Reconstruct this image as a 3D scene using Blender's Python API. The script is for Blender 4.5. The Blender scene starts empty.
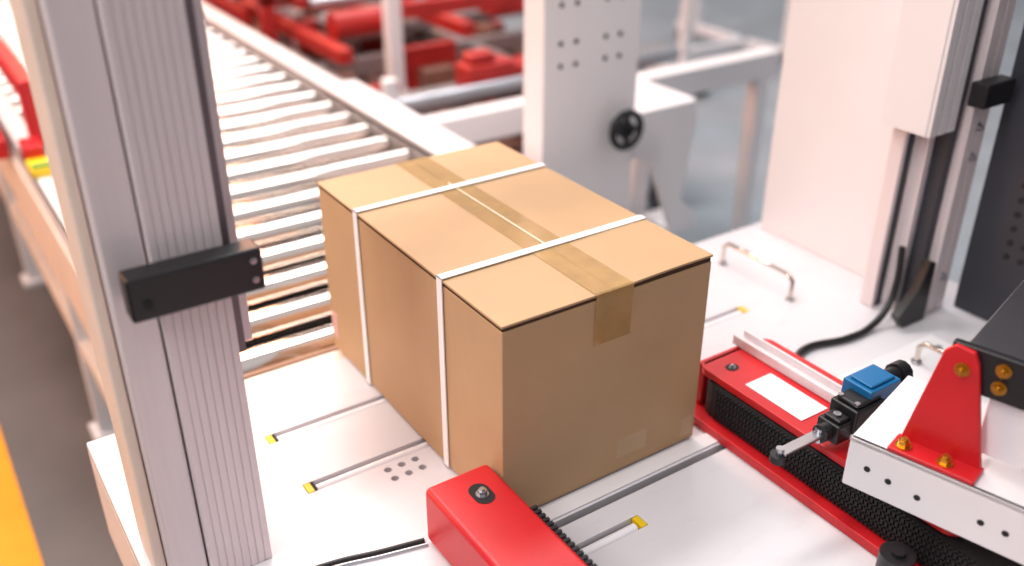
import bpy, bmesh, math, random
from mathutils import Vector, Matrix
random.seed(4)
S=bpy.context.scene
# ---------------------------------------------------------------- helpers
def srgb(r,g,b):
    f=lambda v:(v/255/12.92) if v/255<=.04045 else ((v/255+.055)/1.055)**2.4
    return (f(r),f(g),f(b),1)
def mat(name,col,rough=.5,metal=0,var=.06,scale=12,bump=0,bscale=200,stretch=None,coat=0,alpha=1,scuff=0,dents=0):
    m=bpy.data.materials.new(name);m.use_nodes=True
    n=m.node_tree.nodes;l=m.node_tree.links
    b=n['Principled BSDF']
    b.inputs['Roughness'].default_value=rough;b.inputs['Metallic'].default_value=metal
    b.inputs['Coat Weight'].default_value=coat;b.inputs['Alpha'].default_value=alpha
    tc=n.new('ShaderNodeTexCoord');mp=n.new('ShaderNodeMapping')
    l.new(tc.outputs['Object'],mp.inputs[0])
    if stretch: mp.inputs['Scale'].default_value=stretch
    no=n.new('ShaderNodeTexNoise');no.inputs['Scale'].default_value=scale;no.inputs['Detail'].default_value=6
    l.new(mp.outputs[0],no.inputs['Vector'])
    cr=n.new('ShaderNodeValToRGB')
    cr.color_ramp.elements[0].position=.3;cr.color_ramp.elements[1].position=.7
    cr.color_ramp.elements[0].color=tuple(c*(1-var) for c in col[:3])+(1,)
    cr.color_ramp.elements[1].color=tuple(min(1,c*(1+var)) for c in col[:3])+(1,)
    l.new(no.outputs[0],cr.inputs[0]);out=cr.outputs[0]
    if scuff:
        n3=n.new('ShaderNodeTexNoise');n3.inputs['Scale'].default_value=9;n3.inputs['Detail'].default_value=9;n3.inputs['Roughness'].default_value=.7
        mp3=n.new('ShaderNodeMapping');mp3.inputs['Scale'].default_value=(1,4,1);l.new(tc.outputs['Object'],mp3.inputs[0]);l.new(mp3.outputs[0],n3.inputs['Vector'])
        r3=n.new('ShaderNodeMapRange');r3.inputs[1].default_value=.55;r3.inputs[2].default_value=.8;r3.inputs[3].default_value=0;r3.inputs[4].default_value=scuff
        l.new(n3.outputs[0],r3.inputs[0])
        mx=n.new('ShaderNodeMix');mx.data_type='RGBA';mx.inputs[7].default_value=srgb(130,120,118)
        l.new(r3.outputs[0],mx.inputs[0]);l.new(out,mx.inputs[6]);out=mx.outputs[2]
    l.new(out,b.inputs['Base Color'])
    last=None
    if bump:
        n2=n.new('ShaderNodeTexNoise');n2.inputs['Scale'].default_value=bscale;n2.inputs['Detail'].default_value=3
        l.new(mp.outputs[0],n2.inputs['Vector'])
        bp=n.new('ShaderNodeBump');bp.inputs['Strength'].default_value=bump;bp.inputs['Distance'].default_value=.002
        l.new(n2.outputs[0],bp.inputs['Height']);l.new(bp.outputs[0],b.inputs['Normal']);last=bp
    if dents and last:
        n4=n.new('ShaderNodeTexNoise');n4.inputs['Scale'].default_value=5;n4.inputs['Detail'].default_value=1
        l.new(mp.outputs[0],n4.inputs['Vector'])
        b2=n.new('ShaderNodeBump');b2.inputs['Strength'].default_value=dents;b2.inputs['Distance'].default_value=.02
        l.new(n4.outputs[0],b2.inputs['Height']);l.new(b2.outputs[0],last.inputs['Normal'])
    return m
M={}
M['card']=mat('cardboard',srgb(185,150,111),.6,var=.07,scale=5,bump=.3,bscale=50,dents=.12)
M['gapshade']=mat('gap_shade_brown',srgb(70,46,30),.9)  # dark brown that paints the shade in the gap under the flaps
M['tape']=mat('packing_tape',srgb(196,158,100),.08,var=.12,scale=25,coat=1,bump=.7,bscale=40,alpha=.66)
M['tapewhite']=mat('tape_crease',srgb(232,214,190),.4)
M['strap']=mat('white_strap',srgb(244,243,245),.45,var=.02)
M['white']=mat('white_painted_steel',srgb(232,228,230),.35,var=.03,scale=3)
M['table']=mat('white_table_laminate',srgb(219,215,219),.24,var=.03,scale=4,scuff=.15)
M['peach']=mat('warm_lit_white_steel',srgb(238,218,204),.4,var=.04)  # white steel with the warm light's tint put into its colour
M['alu']=mat('anodised_aluminium',srgb(228,216,218),.42,.15,var=.03,scale=6,stretch=(20,20,1))
M['alud']=mat('aluminium_groove',srgb(120,110,116),.5,.5)
M['chrome']=mat('roller_steel',srgb(210,198,190),.09,1,var=.02,scale=3)
M['steel']=mat('steel',srgb(190,190,195),.28,1)
M['black']=mat('black_plastic',srgb(26,25,28),.4,var=.1)
M['rubber']=mat('black_rubber',srgb(24,24,26),.65,var=.15,bump=.4,bscale=600)
M['red']=mat('red_powder_coat',srgb(200,26,34),.38,var=.06,bump=.1,bscale=500)
M['redd']=mat('dark_red_paint',srgb(172,36,32),.45,var=.15)
M['yellow']=mat('yellow_plastic',srgb(240,200,20),.45)
M['brass']=mat('brass',srgb(205,160,70),.3,1)
M['blue']=mat('blue_plastic',srgb(20,105,160),.35)
M['darkpanel']=mat('dark_grey_panel',srgb(50,52,60),.5,var=.06)
M['dark']=mat('shade_black',srgb(30,28,28),.8)  # near-black colour stands in for shade inside holes, slots and gaps
M['brown']=mat('brown_machine_bed',srgb(130,88,74),.5,var=.2)
M['grey']=mat('grey_steel',srgb(150,144,144),.45,.4)
M['stripe']=mat('floor_yellow_paint',srgb(248,160,22),.6,var=.05)
M['label']=mat('label_white',srgb(240,236,240),.5,var=.02)
M['green']=mat('green_plastic',srgb(60,150,60),.5)

def empty(name,loc=(0,0,0),rot=0):
    e=bpy.data.objects.new(name,None);e.location=loc;e.rotation_euler=(0,0,rot);e.empty_display_size=.1
    S.collection.objects.link(e);return e
def finish(bm,name,parent,m,smooth=False,bevel=0,seg=2):
    bmesh.ops.recalc_face_normals(bm,faces=bm.faces)
    me=bpy.data.meshes.new(name);bm.to_mesh(me);bm.free()
    if smooth:
        for p in me.polygons:p.use_smooth=True
    o=bpy.data.objects.new(name,me);S.collection.objects.link(o)
    me.materials.append(M[m] if isinstance(m,str) else m)
    if parent:o.parent=parent
    if bevel:
        b=o.modifiers.new('b','BEVEL');b.width=bevel;b.segments=seg;b.limit_method='ANGLE'
        for p in me.polygons:p.use_smooth=True
        b.harden_normals=True
    if smooth:
        e=o.modifiers.new('es','EDGE_SPLIT');e.split_angle=math.radians(40)
    return o
def addbox(bm,b):
    x0,x1,y0,y1,z0,z1=b
    v=[bm.verts.new(p) for p in [(x0,y0,z0),(x1,y0,z0),(x1,y1,z0),(x0,y1,z0),(x0,y0,z1),(x1,y0,z1),(x1,y1,z1),(x0,y1,z1)]]
    for f in [(0,1,2,3),(4,5,6,7),(0,1,5,4),(1,2,6,5),(2,3,7,6),(3,0,4,7)]:bm.faces.new([v[i] for i in f])
def boxes(name,parent,bs,m,bevel=0,seg=2):
    bm=bmesh.new()
    if not isinstance(bs[0],(tuple,list)):bs=[bs]
    for b in bs:addbox(bm,b)
    return finish(bm,name,parent,m,bevel=bevel,seg=seg)
def addcyl(bm,p0,p1,r,n=24,r2=None):
    p0=Vector(p0);p1=Vector(p1);d=p1-p0
    mt=Matrix.Translation((p0+p1)/2)@d.to_track_quat('Z','Y').to_matrix().to_4x4()
    bmesh.ops.create_cone(bm,cap_ends=True,segments=n,radius1=r,radius2=r if r2 is None else r2,depth=d.length,matrix=mt)
def cyls(name,parent,cs,m,n=24):
    bm=bmesh.new()
    for c in cs:addcyl(bm,c[0],c[1],c[2],n)
    return finish(bm,name,parent,m,smooth=True)
def prism(name,parent,poly,axis,a0,a1,m,bevel=0):
    bm=bmesh.new()
    def P(u,v,a):
        return {'x':(a,u,v),'y':(u,a,v),'z':(u,v,a)}[axis]
    A=[bm.verts.new(P(u,v,a0)) for u,v in poly];B=[bm.verts.new(P(u,v,a1)) for u,v in poly]
    bm.faces.new(A);bm.faces.new(B[::-1])
    k=len(poly)
    for i in range(k):bm.faces.new([A[i],A[(i+1)%k],B[(i+1)%k],B[i]])
    return finish(bm,name,parent,m,bevel=bevel)
def tube(name,parent,pts,r,m,cyclic=False,smooth=True):
    cu=bpy.data.curves.new(name,'CURVE');cu.dimensions='3D';cu.bevel_depth=r;cu.bevel_resolution=4
    sp=cu.splines.new('BEZIER' if smooth else 'POLY')
    if smooth:
        sp.bezier_points.add(len(pts)-1)
        for b,p in zip(sp.bezier_points,pts):b.co=p;b.handle_left_type=b.handle_right_type='AUTO'
    else:
        sp.points.add(len(pts)-1)
        for b,p in zip(sp.points,pts):b.co=(*p,1)
    sp.use_cyclic_u=cyclic;cu.use_fill_caps=True
    o=bpy.data.objects.new(name,cu);S.collection.objects.link(o);cu.materials.append(M[m])
    dg=bpy.context.evaluated_depsgraph_get()
    me=bpy.data.meshes.new_from_object(o.evaluated_get(dg));bpy.data.objects.remove(o)
    o=bpy.data.objects.new(name,me);S.collection.objects.link(o);o.parent=parent
    for p in me.polygons:p.use_smooth=True
    return o
def cut(o,bs,cy=()):
    bm=bmesh.new()
    for b in bs:addbox(bm,b)
    for c in cy:addcyl(bm,*c)
    bmesh.ops.recalc_face_normals(bm,faces=bm.faces)
    me=bpy.data.meshes.new('cut');bm.to_mesh(me);bm.free()
    c=bpy.data.objects.new('cut',me);S.collection.objects.link(c);c.matrix_world=o.matrix_world.copy()
    if o.parent:c.parent=o.parent
    md=o.modifiers.new('bool','BOOLEAN');md.object=c;md.operation='DIFFERENCE';md.solver='EXACT'
    bpy.context.view_layer.update()
    dg=bpy.context.evaluated_depsgraph_get()
    new=bpy.data.meshes.new_from_object(o.evaluated_get(dg))
    o.modifiers.clear();o.data=new;bpy.data.objects.remove(c)
def bolt(name,parent,p,d,r,m='brass'):
    p=Vector(p);d=Vector(d).normalized()
    bm=bmesh.new();addcyl(bm,p,p+d*r*.25,r*1.35,20);addcyl(bm,p+d*r*.2,p+d*r*1.1,r,6);addcyl(bm,p+d*r,p+d*r*1.6,r*.55,16)
    return finish(bm,name,parent,m,smooth=True)

# ---------------------------------------------------------------- floor
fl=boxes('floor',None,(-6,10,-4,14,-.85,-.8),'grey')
def floor_mat():
    m=bpy.data.materials.new('factory_floor');m.use_nodes=True
    n=m.node_tree.nodes;l=m.node_tree.links;b=n['Principled BSDF']
    tc=n.new('ShaderNodeTexCoord');sx=n.new('ShaderNodeSeparateXYZ');l.new(tc.outputs['Object'],sx.inputs[0])
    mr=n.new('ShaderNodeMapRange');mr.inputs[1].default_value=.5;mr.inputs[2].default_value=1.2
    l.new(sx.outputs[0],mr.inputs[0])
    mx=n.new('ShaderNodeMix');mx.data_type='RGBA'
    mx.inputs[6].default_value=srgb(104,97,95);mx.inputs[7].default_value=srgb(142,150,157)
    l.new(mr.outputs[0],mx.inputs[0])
    no=n.new('ShaderNodeTexNoise');no.inputs['Scale'].default_value=3;no.inputs['Detail'].default_value=8
    l.new(tc.outputs['Object'],no.inputs['Vector'])
    m2=n.new('ShaderNodeMix');m2.data_type='RGBA';m2.blend_type='OVERLAY';m2.inputs[0].default_value=.35
    l.new(mx.outputs[2],m2.inputs[6]);l.new(no.outputs[0],m2.inputs[7]);l.new(m2.outputs[2],b.inputs['Base Color'])
    b.inputs['Roughness'].default_value=.3
    return m
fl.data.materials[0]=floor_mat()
boxes('floor_marking_stripe',None,(-.80,-.585,-1,6,-.8,-.797),'stripe')

# ---------------------------------------------------------------- cardboard box
W,L,H=.382,.605,.345
cb=empty('cardboard_box')
z0=.004
boxes('carton_body',cb,(0,W,0,L,z0,H-.0100),'card',bevel=.0018,seg=3)
boxes('flap_gap_shade',cb,(.0015,W-.0015,.0018,L-.001,H-.012,H-.004),'gapshade')  # dark strip filling the flap gap, shade put into its colour
def flap(name,x0,x1,y0,y1,fn):
    bm=bmesh.new();N=16
    rows=[]
    for i in range(N+1):
        x=x0+(x1-x0)*i/N
        r=[]
        for j in range(5):
            y=y0+(y1-y0)*j/4
            dz=fn(i/N)*(1-j/4)**2
            r+= [bm.verts.new((x,y,H-.0040+dz)),bm.verts.new((x,y,H+dz))]
        rows.append(r)
    for a,b in zip(rows,rows[1:]):
        for j in range(0,8,2):
            bm.faces.new([a[j+1],b[j+1],b[j+3],a[j+3]]);bm.faces.new([a[j],a[j+2],b[j+2],b[j]])
        bm.faces.new([a[0],b[0],b[1],a[1]]);bm.faces.new([a[8],a[9],b[9],b[8]])
    for a in (rows[0],rows[-1]):
        for j in range(0,8,2): bm.faces.new([a[j],a[j+1],a[j+3],a[j+2]])
    return finish(bm,name,cb,'card',bevel=.001)
flap('flap_1',-.001,.1895,-.0005,L+.001,lambda t:-.0004*t)
flap('flap_2',.1925,W+.001,-.0008,L+.001,lambda t:.003*math.sin(t*2.2)-.0005)
bm=bmesh.new()
prof=[(L+.002,H-.08),(L+.002,H+.0007),(.3,H+.0007),(.03,H+.0012),(.0,H+.0022),(-.0028,H+.0005),(-.0030,H-.006),(-.0022,H-.02),(-.0008,H-.085)]
for (ya,za),(yb,zb) in zip(prof,prof[1:]):
    v=[bm.verts.new(p) for p in ((.157,ya,za),(.225,ya,za),(.225,yb,zb),(.157,yb,zb))]
    bm.faces.new(v)
bmesh.ops.remove_doubles(bm,verts=bm.verts,dist=1e-5)
finish(bm,'packing_tape_strip',cb,'tape')
boxes('tape_crease',cb,(.190,.1932,.17,.47,H+.0009,H+.0015),'tapewhite')
bm=bmesh.new()
for y in (.447,.164):
    w=.0075;t=.0022
    addbox(bm,(-t-.001,W+t+.001,y-w,y+w,H+.0014,H+.0014+t))
    addbox(bm,(-t-.001,W+t+.001,y-w,y+w,0.001,.004))
    addbox(bm,(-t-.001,-.001,y-w,y+w,.001,H+.0014+t))
    addbox(bm,(W+.001,W+.001+t,y-w,y+w,.001,H+.0014+t))
finish(bm,'white_strap_loops',cb,'strap',bevel=.0006)
boxes('print_mark_corner',cb,(W-.03,W-.006,-.0006,0,.015,.05),mat('faint_print',srgb(194,164,130),.6))
boxes('print_mark_centre',cb,(.215,.275,-.0006,0,.03,.065),mat('faint_print2',srgb(188,157,120),.3))
boxes('side_label',cb,(-.0008,0,.575,.6,.03,.085),mat('side_label',srgb(214,170,160),.6))

# ---------------------------------------------------------------- table
tb=empty('packing_machine_table')
top=boxes('table_top',tb,(-.475,1.25,-1.0,.555,-.02,0),'table',bevel=.003)
slots=[(-.22,.52,.391),(-.215,.52,.239),(-.2,.182,-.107),(.56,.78,.265),(.55,.76,-.107)]
cu=[(a,b,y-.013,y+.013,-.05,.02) for a,b,y in slots]+[(-.02,.95,-.052,-.038,-.05,.02)]
cy=[((x,y,-.05),(x,y,.02),.0065,16) for x in (-.085,-.06,-.035) for y in (.185,.21)]
cut(top,cu,cy)
cyls('slot_rollers',tb,[((a+.018,y-.001,-.009),(b-.016,y-.001,-.009),.0085) for a,b,y in slots],'label')
boxes('slot_end_caps',tb,[(a+.001,a+.012,y-.012,y+.012,-.02,.0005) for a,b,y in slots]+[(b-.012,b-.001,y-.012,y+.012,-.02,.0005) for a,b,y in slots],'yellow',bevel=.001)
boxes('slot_end_gaps',tb,[(a+.012,a+.017,y-.012,y+.012,-.02,-.001) for a,b,y in slots],'dark')
boxes('under_tray',tb,(-.46,1.2,-.98,.54,-.05,-.04),'dark')
boxes('side_skirts',tb,[(-.475,-.46,-1,.555,-.2,-.02),(-.46,1.2,.54,.555,-.2,-.02),(1.235,1.25,-1,.555,-.2,-.02),(-.46,1.2,-1,-.985,-.2,-.02)],'white')
boxes('table_legs',tb,[(x,x+.07,y,y+.07,-.8,-.02) for x in (-.45,1.15) for y in (-.95,.45)],'white',bevel=.004)
boxes('infeed_lip',tb,(-.20,.6,.556,.60,-.03,-.006),'peach',bevel=.004)
boxes('box_stop_rail',tb,(.0,.43,-.034,-.006,-.0,.004),'white',bevel=.001)
tube('strap_channel_edge',tb,[(-.36,.0,.002),(-.315,.055,.002),(-.29,.07,.002),(-.25,.068,.002),(-.18,.05,.002),(-.115,.035,.002)],.004,'black')
tube('strap_channel_lip',tb,[(-.35,.0,.002),(-.305,.048,.002),(-.285,.06,.002),(-.25,.058,.002),(-.18,.04,.002),(-.115,.025,.002)],.003,'steel')
boxes('raised_plate',tb,(.66,1.0,-.42,-.02,.0,.008),'white',bevel=.002)
cyls('plate_screws',tb,[((x,y,.008),(x,y,.0095),.006) for x in (.69,.97) for y in (-.06,-.35)],'steel')

# ---------------------------------------------------------------- conveyor
cv=empty('roller_conveyor')
sp=.138
ys=[.675+sp*i for i in range(32)]
cyls('rollers',cv,[((-.255,y,-.04),(.635,y,-.04),.041) for y in ys],'chrome',32)
cyls('roller_shafts',cv,[((-.29,y,-.04),(.67,y,-.04),.009) for y in ys],'steel',12)
boxes('side_rail_1',cv,[(-.335,-.325,.6,5.1,-.14,.02),(-.335,-.27,.6,5.1,.01,.02),(-.335,-.27,.6,5.1,-.14,-.13)],'white',bevel=.002)
boxes('side_rail_2',cv,[(.655,.665,.6,5.1,-.14,.02),(.655,.75,.6,5.1,.01,.02),(.74,.75,.6,5.1,-.14,.02)],'white',bevel=.002)
boxes('rail_cover',cv,[(.655,.78,.62,2.15,-.12,.03)],'white',bevel=.004)
boxes('inner_guards',cv,[(-.272,-.266,.6,5.1,-.10,.01),(.640,.646,.6,5.1,-.1,.01)],'grey')
boxes('roller_gap_shade',cv,(-.26,.64,.62,5.0,-.13,-.12),'dark')  # added dark sheet, paints the shade seen between the rollers
lg=[]
for y in (.75,1.72,2.9,4.1,5.0):
    for x in (-.335,.67):
        lg+=[(x,x+.08,y,y+.06,-.78,-.13),(x-.02,x+.10,y-.02,y+.08,-.8,-.78)]
    lg.append((-.26,.67,y,y+.04,-.5,-.45))
boxes('legs',cv,lg,'white',bevel=.003)
boxes('lower_beam',cv,[(-.33,-.29,1.0,5.0,-.5,-.45)],'peach',bevel=.003)
boxes('side_cover',cv,[(-.345,-.336,1.1,5.0,-.24,-.03)],'peach',bevel=.003)
boxes('red_fence',cv,[(-.29,-.24,2.1,5.0,.15,.22),(-.29,-.24,2.05,2.12,.02,.22),(-.3,-.24,3.1,3.16,.02,.15),(-.3,-.24,4,4.06,.02,.15)],'red',bevel=.008)
boxes('red_fence_outer',cv,[(-.40,-.345,2.15,5.0,-.03,.03)],'red',bevel=.008)
boxes('sensor_body',cv,(-.335,-.27,1.80,1.90,.02,.045),'yellow',bevel=.004)
boxes('sensor_red',cv,(-.33,-.28,1.9,2.0,.02,.075),'red',bevel=.004)
boxes('sensor_green',cv,(-.33,-.275,1.81,1.83,.045,.052),'green')

# ---------------------------------------------------------------- arch pillars
def ribbed(bm,x0,x1,y,z0,z1,n,d=.0022):
    w=(x1-x0)/n
    for i in range(n):addbox(bm,(x0+i*w+w*.09,x0+(i+1)*w-w*.09,y-d,y+.001,z0,z1))
ap=empty('aluminium_pillar')
bm=bmesh.new();addbox(bm,(-.396,-.312,.128,.22,0.001,1.7));ribbed(bm,-.396,-.312,.128,.001,1.7,8,.0015)
finish(bm,'ribbed_profile',ap,'alu',bevel=.0005)
boxes('smooth_cover',ap,(-.446,-.398,.14,.26,.001,1.7),'alu',bevel=.004)
boxes('cover_edge',ap,(-.462,-.447,.165,.26,.001,1.7),'peach',bevel=.004)  # peach strip painting the warm light along the pillar's left edge
boxes('slide_strip',ap,[(-.309,-.284,.16,.2,.34,1.7)],'alu',bevel=.001)
boxes('slide_groove',ap,[(-.311,-.3,.14,.158,.34,1.7)],'alud')
boxes('clamp_bar',ap,(-.435,-.278,.09,.123,.446,.502),'black',bevel=.004)
for i,(x,z) in enumerate([(-.29,.487),(-.29,.462)]):
    bolt('clamp_bolt_%d'%i,ap,(x,.09,z),(0,-1,0),.003,'steel')
cyls('clamp_hole',ap,[((-.415,.0885,.467),(-.415,.0895,.467),.006)],'dark')

rp=empty('aluminium_pillar')
bm=bmesh.new();addbox(bm,(1.07,1.13,.045,.12,0.001,1.8));ribbed(bm,1.07,1.13,.045,.001,1.8,2,.004)
finish(bm,'ribbed_profile',rp,'alu',bevel=.001)
bm=bmesh.new();addbox(bm,(.965,1.045,.06,.16,.40,1.8));ribbed(bm,.965,1.045,.06,.4,1.8,3,.008)
finish(bm,'hanging_cover',rp,'white',bevel=.001)
boxes('slide_channel',rp,[(1.012,1.03,.12,.15,.001,.4),(1.05,1.069,.06,.12,.001,1.8)],'darkpanel')
boxes('slide_rail_steel',rp,[(1.031,1.049,.09,.12,.001,.4),(.998,1.010,.12,.15,.001,.4)],'alu',bevel=.002)
boxes('clamp_bar',rp,(1.04,1.13,.005,.04,.452,.498),'black',bevel=.004)
for i,z in enumerate((.40,.34,.08)):
    bolt('bolt_%d'%i,rp,(1.10,.041,z),(0,-1,0),.006,'steel')
tube('cable',rp,[(1.0,.08,.16),(.99,.07,.08),(.97,.065,.04),(.92,.06,.012),(.85,.06,.008),(.75,.08,.008),(.68,.05,.008)],.007,'black')
prism('cable_guide_arm',rp,[(.985,.001),(1.05,.001),(1.05,.13),(1.03,.14),(1.01,.08),(.96,.03)],'y',.03,.05,'black',bevel=.002)

ep=empty('machine_enclosure_panel')
boxes('white_panel',ep,(1.10,1.125,.17,.53,.0,1.8),'white',bevel=.003)
boxes('latch',ep,(1.085,1.1,.185,.2,.47,.53),'black')
dp=empty('perforated_dark_panel')
boxes('panel_sheet',dp,(1.15,1.165,-.9,.03,.001,1.8),'darkpanel')
bm=bmesh.new()
for i in range(6):
    for j in range(18):
        addcyl(bm,(1.1475,-.05-.03*i,.15+.03*j),(1.1505,-.05-.03*i,.15+.03*j),.006,12)
finish(bm,'perforations',dp,'dark')

def handle(name,x,ya,yb,h,z=0):
    e=empty(name)
    tube('wire',e,[(x,ya,z),(x,ya,h-.012),(x,ya+math.copysign(.012,yb-ya),h),(x,yb-math.copysign(.012,yb-ya),h),(x,yb,h-.012),(x,yb,z)],.005,'chrome',smooth=False)
    cyls('feet',e,[((x,ya,z),(x,ya,z+.004),.01),((x,yb,z),(x,yb,z+.004),.01)],'steel')
handle('wire_handle',.885,.24,.44,.055)
handle('wire_handle',.885,-.07,-.27,.055,.009)

# ---------------------------------------------------------------- side belt guides
rg=empty('side_belt_guide')
def rr(x0,x1,y0,y1,r,n=8):
    pts=[]
    for cx,cy,a in ((x1-r,y1-r,0),(x0+r,y1-r,90),(x0+r,y0+r,180),(x1-r,y0+r,270)):
        for i in range(n+1):
            t=math.radians(a+90*i/n);pts.append((cx+r*math.cos(t),cy+r*math.sin(t)))
    return pts
prism('base_flange',rg,rr(.408,.60,-.75,.062,.03),'z',.001,.018,'red',bevel=.002)
prism('drive_belt',rg,rr(.430,.55,-.74,.05,.045),'z',.020,.084,'rubber')
bm=bmesh.new()
yy=.0
while yy>-.7:
    addbox(bm,(.4265,.432,yy-.0022,yy+.0022,.022,.082));yy-=.0075
for zz in (.028,.040,.052,.064,.076):addbox(bm,(.4265,.432,-.7,.0,zz,zz+.003))
finish(bm,'belt_ribs',rg,'rubber')
prism('top_cover',rg,rr(.434,.60,-.44,.055,.02),'z',.086,.10,'red',bevel=.002)
boxes('cover_end',rg,(.44,.58,.045,.062,.02,.1),'red',bevel=.003)
boxes('white_label',rg,(.455,.515,-.155,-.035,.1005,.1015),'label')
boxes('guide_bar',rg,[(.530,.562,-.42,.07,.101,.106),(.530,.535,-.42,.07,.106,.119),(.557,.562,-.42,.07,.106,.119)],'alu',bevel=.001)
prism('screw_recess',rg,rr(.463,.487,.005,.025,.0098),'z',.1,.1006,'dark')
bolt('screw',rg,(.475,.015,.1),(0,0,1),.004,'steel')
cyls('idler_roller',rg,[((.385,-.395,.001),(.385,-.395,.055),.024),((.385,-.395,.055),(.385,-.395,.06),.010)],'black')

lgd=empty('side_belt_guide')
o=boxes('red_cover',lgd,[(-.112,-.005,-.75,.035,.004,.1)],'red',bevel=.009,seg=4)
bm=bmesh.new();addbox(bm,(-.006,-.0035,-.74,-.07,.02,.09))
yy=-.085
while yy>-.7:
    addbox(bm,(-.0100,.001,yy-.0026,yy+.0026,.022,.0995));yy-=.0095
finish(bm,'toothed_belt',lgd,'rubber')
prism('slot_recess',lgd,rr(-.065,-.035,-.045,.0,.0148),'z',.1,.1008,'dark')
bolt('slot_screw',lgd,(-.05,-.024,.1),(0,0,1),.007,'steel')

# ---------------------------------------------------------------- limit switch
ls=empty('limit_switch',(-.014,-.012,-.008))
boxes('mount_bar',ls,(.47,.66,-.26,-.225,.128,.14),'alu',bevel=.002)
boxes('switch_body',ls,[(.47,.535,-.235,-.185,.135,.178),(.476,.53,-.23,-.19,.178,.185)],'black',bevel=.004)
boxes('switch_head',ls,[(.44,.475,-.23,-.19,.128,.160),(.446,.470,-.225,-.195,.160,.166)],'black',bevel=.003)
boxes('blue_cover',ls,[(.505,.575,-.228,-.176,.16,.196),(.512,.568,-.222,-.182,.196,.201)],'blue',bevel=.005)
cyls('switch_screws',ls,[((.48,-.225,.185),(.48,-.225,.187),.004),((.48,-.195,.185),(.48,-.195,.187),.004),((.458,-.21,.166),(.458,-.21,.169),.006)],'steel')
cyls('cable_gland',ls,[((.575,-.2,.178),(.60,-.2,.178),.015),((.60,-.2,.178),(.62,-.2,.178),.019),((.44,-.21,.145),(.425,-.21,.145),.014)],'black',12)
boxes('lever_arm',ls,[(.345,.44,-.217,-.198,.140,.145)],'steel',bevel=.002)
cyls('lever_roller',ls,[((.345,-.206,.1285),(.345,-.206,.14),.013)],'black')
cyls('lever_pins',ls,[((.345,-.206,.128),(.345,-.206,.151),.006),((.43,-.206,.128),(.43,-.206,.152),.008)],'steel')

# ---------------------------------------------------------------- guide mount bracket
gm=empty('guide_mount_bracket',(.368,-.30,0),math.radians(15))
boxes('mount_beam',gm,[(0,.2,-.75,0,.192,.2),(0,.008,-.75,0,.12,.2)],'white',bevel=.002)
cyls('beam_holes',gm,[((-.0006,y,z),(.001,y,z),.0045) for y,z in ((-.03,.16),(-.06,.155),(-.10,.15),(-.18,.155),(-.21,.155))],'dark')
prism('red_gusset',gm,[(-.052,.202),(-.158,.202),(-.124,.350),(-.116,.365),(-.092,.368),(-.080,.355)],'x',.034,.042,'red',bevel=.002)
boxes('gusset_foot',gm,(.002,.042,-.160,-.048,.2,.207),'red',bevel=.002)
for i,p in enumerate([(.017,-.064,.207),(.017,-.118,.207)]): bolt('bolt_%d'%i,gm,p,(0,0,1),.008)
bolt('bolt_2',gm,(.034,-.106,.338),(-1,0,0),.007)
boxes('black_bar',gm,(.043,.055,-.5,-.085,.305,.368),'black',bevel=.003)
for i,p in enumerate([(.043,-.150,.350),(.043,-.150,.325)]): bolt('bolt_%d'%(i+4),gm,p,(-1,0,0),.007)
boxes('cover_plate',gm,(.056,.075,-.5,-.14,.215,.31),'label',bevel=.003)
boxes('steel_plate',gm,(.056,.30,-.30,-.10,.358,.365),'steel',bevel=.002)
boxes('support_post',gm,(.12,.18,-.6,-.5,.001,.192),'white',bevel=.003)

# ---------------------------------------------------------------- background machine with handwheel
bs=empty('strapping_machine_frame')
boxes('side_plate',bs,(.845,1.17,1.1,1.12,-.16,1.3),'white',bevel=.002)
boxes('rear_post',bs,[(.85,.92,1.12,1.2,-.8,1.3),(.85,1.1,1.12,1.5,-.2,-.12),(.85,.92,1.42,1.5,-.8,-.2)],'white',bevel=.002)
cyls('plate_holes',bs,[((x,1.0985,z),(x,1.101,z),.007) for x in (.90,.95,1.05,1.10) for z in (.30,.36,.46,.52)],'dark')
prism('side_bracket',bs,[(1.172,.12),(1.41,.12),(1.42,.07),(1.385,-.2),(1.45,-.26),(1.45,-.30),(1.35,-.30),(1.25,-.06),(1.20,-.02),(1.172,-.02)],'y',1.10,1.115,'white',bevel=.002)
boxes('bracket_flange',bs,[(1.172,1.42,1.115,1.35,.11,.12),(1.35,1.45,1.1,1.25,-.31,-.295),(1.36,1.42,1.3,1.36,-.8,.11)],'white',bevel=.002)
bm=bmesh.new()
addcyl(bm,(1.10,1.06,.10),(1.10,1.1,.10),.02);addcyl(bm,(1.10,1.045,.10),(1.10,1.06,.10),.026)
finish(bm,'handwheel_hub',bs,'black',smooth=True)
tube('handwheel_rim',bs,[(1.10+.050*math.cos(t*math.pi/8),1.05,.10+.050*math.sin(t*math.pi/8)) for t in range(16)],.010,'black',cyclic=True)
boxes('handwheel_spokes',bs,[(1.05,1.15,1.045,1.055,.093,.107),(1.093,1.107,1.045,1.055,.05,.15)],'black')
boxes('cross_beam',bs,[(.785,2.4,1.66,1.74,-.10,.0)],'white',bevel=.004)
boxes('beam_leg',bs,[(1.3,1.36,1.66,1.72,-.8,-.10),(2.3,2.36,1.66,1.72,-.8,-.10)],'white',bevel=.004)

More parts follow.
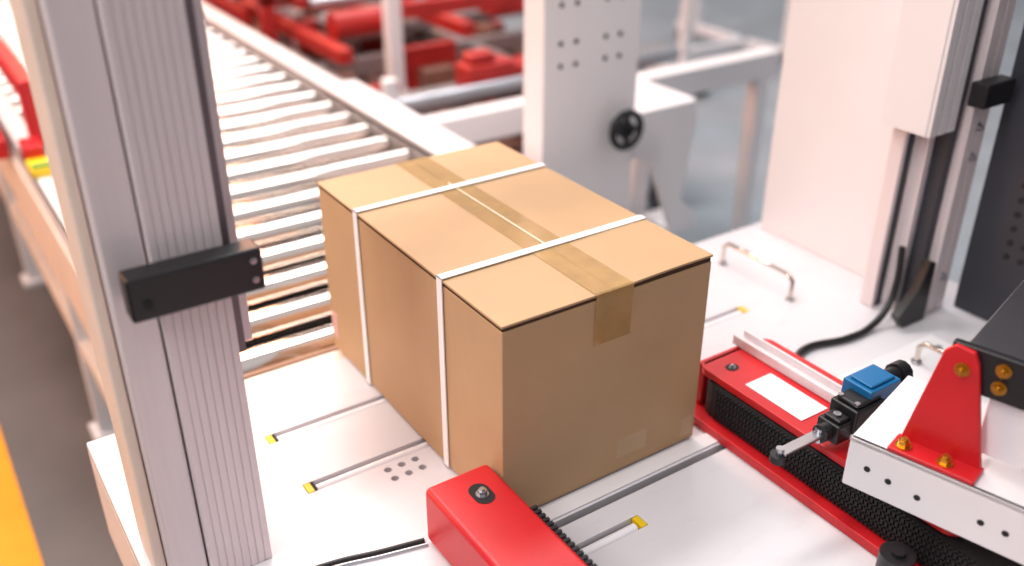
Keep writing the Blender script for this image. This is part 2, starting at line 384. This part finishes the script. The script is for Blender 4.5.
# ---------------------------------------------------------------- far machines
rm=empty('red_conveyor_machine')
boxes('frame_posts',rm,[(1.15,1.21,2.6,2.66,-.8,.6),(1.15,1.21,3.8,3.86,-.8,.5),(2.3,2.36,2.6,2.66,-.8,.3),(2.3,2.36,3.8,3.86,-.8,.3),(.9,.95,2.15,2.2,-.8,.0)],'white',bevel=.004)
boxes('red_beams',rm,[(1.21,2.4,2.58,2.62,.10,.16),(1.0,2.4,3.8,3.86,.08,.14),(.97,1.03,2.7,3.9,-.08,-.02),(.84,.9,3.2,3.26,-.8,.35),(.84,.9,4.0,4.06,-.8,.35),(.84,.9,3.2,4.06,.30,.35),(.84,.9,3.2,4.06,.08,.12),(1.5,1.56,2.6,3.8,-.02,.04),(1.0,1.5,3.2,3.25,.05,.1),(1.9,1.95,2.6,3.8,.04,.09),(1.1,1.16,3.3,4.6,.15,.2)],'redd',bevel=.005)
boxes('red_guard_panels',rm,[(.82,.86,2.6,3.0,-.26,-.06),(.82,.86,3.4,4.8,-.20,.04),(1.22,1.5,2.66,2.70,-.25,-.04)],'redd',bevel=.01)
R=random.Random(11)
cl={'redd':[],'grey':[],'brown':[],'white':[]}
for k in range(60):
    x=R.uniform(.9,2.2);y=R.uniform(2.3,4.6);h=R.uniform(.03,.18);s=R.uniform(.015,.06);t=R.uniform(.015,.10)
    if R.random()<.5: s,t=t,s
    cl[R.choice(['redd','redd','grey','brown','brown','white'])].append((x-s,x+s,y-t,y+t,-.33,-.33+h+.08))
for k,v in cl.items(): boxes('machine_blocks_'+k,rm,v,k,bevel=.008)
boxes('red_drive_housings',rm,[(1.28,1.50,2.20,2.32,-.12,-.02),(1.30,1.42,2.22,2.30,-.02,.02),(1.9,2.1,3.0,3.15,-.06,.06),(.95,1.12,3.5,3.62,.0,.12)],'redd',bevel=.015)
cyls('red_motors',rm,[((1.05,2.95,.02),(1.28,2.95,.02),.06),((1.0,3.35,.12),(1.22,3.35,.12),.07),((1.5,3.3,.08),(1.75,3.3,.08),.06),((.98,4.2,.1),(.98,4.5,.1),.09),((1.5,2.26,-.08),(1.62,2.26,-.08),.04)],'redd')
cyls('motor_caps',rm,[((1.28,2.95,.02),(1.31,2.95,.02),.05),((.97,3.35,.12),(1.0,3.35,.12),.055),((1.75,3.3,.08),(1.79,3.3,.08),.05)],'grey')
boxes('bed_plates',rm,[(.9,2.4,2.3,2.36,-.2,-.12),(.9,2.4,2.9,2.95,-.2,-.12),(1.25,2.3,3.3,3.6,-.15,-.1),(1.0,2.3,2.0,2.05,-.25,-.2),(.9,.96,2.0,3.9,-.2,-.12),(1.7,1.76,2.0,3.9,-.22,-.14)],'grey',bevel=.004)
boxes('machine_base',rm,[(.95,2.35,2.35,3.8,-.8,-.35)],'darkpanel',bevel=.004)
boxes('brown_slats',rm,[(.95+.16*i,1.0+.16*i,2.1,3.7,-.3,-.26) for i in range(9)],'brown',bevel=.004)
boxes('brown_bed',rm,[(.88,2.3,2.06,4.7,-.345,-.31)],'brown')
cyls('shafts',rm,[((.85,2.15,-.1),(2.3,2.15,-.1),.03),((1.0,3.05,.1),(2.3,3.05,.1),.03),((1.3,2.2,-.3),(1.3,3.6,-.3),.04)],'steel')

wf=empty('white_frame_table')
boxes('frame',wf,[(2.6,5.2,3.4,3.46,-.12,-.04),(2.6,5.2,4.3,4.36,-.12,-.04),(2.6,2.66,3.4,4.3,-.12,-.04),(3.55,3.61,3.4,4.3,-.12,-.04),(4.5,4.56,3.4,4.3,-.12,-.04),
 (2.7,2.76,3.4,3.46,-.75,-.12),(3.55,3.61,3.4,3.46,-.75,-.12),(4.5,4.56,3.4,3.46,-.75,-.12),(3.55,3.61,4.3,4.36,-.75,-.12),(4.5,4.56,4.3,4.36,-.75,-.12),
 (3.55,3.61,3.2,4.5,-.75,-.69),(4.5,4.56,3.2,4.5,-.75,-.69),(3.55,4.56,3.8,3.86,-.75,-.69)],'white',bevel=.005)
cyls('casters',wf,[((x-.02,y,-.775),(x+.06,y,-.775),.025) for x in (3.55,4.5) for y in (3.25,4.45)],'black')
ct=empty('caster_wheel',(.42,.45,0))
cyls('wheel',ct,[((1.75,1.60,-.73),(1.80,1.60,-.73),.07)],'black')
boxes('fork',ct,[(1.735,1.745,1.56,1.64,-.76,-.62),(1.805,1.815,1.56,1.64,-.76,-.62),(1.735,1.815,1.56,1.64,-.63,-.61)],'steel')

# ---------------------------------------------------------------- lights
w=bpy.data.worlds.new('factory_light');S.world=w;w.use_nodes=True
n=w.node_tree.nodes;l=w.node_tree.links
bg=n['Background'];bg.inputs[1].default_value=1
tc=n.new('ShaderNodeTexCoord');sx=n.new('ShaderNodeSeparateXYZ');l.new(tc.outputs['Generated'],sx.inputs[0])
cr=n.new('ShaderNodeValToRGB');l.new(sx.outputs[2],cr.inputs[0])
e=cr.color_ramp.elements
e[0].position=.05;e[0].color=(.22,.20,.20,1);e[1].position=.8;e[1].color=(.82,.82,.85,1)
x=cr.color_ramp.elements.new(.4);x.color=(.36,.35,.36,1)
l.new(cr.outputs[0],bg.inputs[0])
def area(name,loc,size,power,col,target=(0,0,0)):
    ld=bpy.data.lights.new(name,'AREA');ld.shape='RECTANGLE';ld.size,ld.size_y=size;ld.energy=power;ld.color=col
    o=bpy.data.objects.new(name,ld);S.collection.objects.link(o);o.location=loc
    o.rotation_euler=(Vector(target)-Vector(loc)).to_track_quat('-Z','Y').to_euler()
area('ceiling_light',(.3,1.9,3.4),(2.5,.6),90,(1,.97,.93),(.2,.6,0))
area('ceiling_light',(-1.9,-.2,3.0),(.6,2.5),75,(1,.96,.93),(0,.5,.2))
area('ceiling_light',(2.5,4,4),(3,.6),125,(1,.98,.97),(2.5,3.8,0))
area('ceiling_light',(.2,5,3.4),(2.5,.4),45,(1,.85,.72),(.2,3.5,0))
area('added_warm_light',(-2.6,3.2,1.6),(1,1),75,(1,.45,.2),(0,1.0,0))  # added warm light, turns the pillar's left faces orange
area('added_warm_light',(1.0,6.0,2.2),(1.0,.6),140,(1,.40,.2),(.8,3.2,0))  # added warm light, stands in for the glow haze at upper left
S.view_settings.view_transform='Standard';S.view_settings.look='None'

cam=bpy.data.objects.new('camera',bpy.data.cameras.new('camera'));S.collection.objects.link(cam)
cam.location=(-.594,-.918,1.0);cam.rotation_euler=(math.radians(61.7),0,math.radians(-33.6))
cam.data.sensor_width=36;cam.data.lens=33.75;cam.data.clip_start=.02
cam.data.dof.use_dof=True;cam.data.dof.focus_distance=1.4;cam.data.dof.aperture_fstop=1.5
S.camera=cam
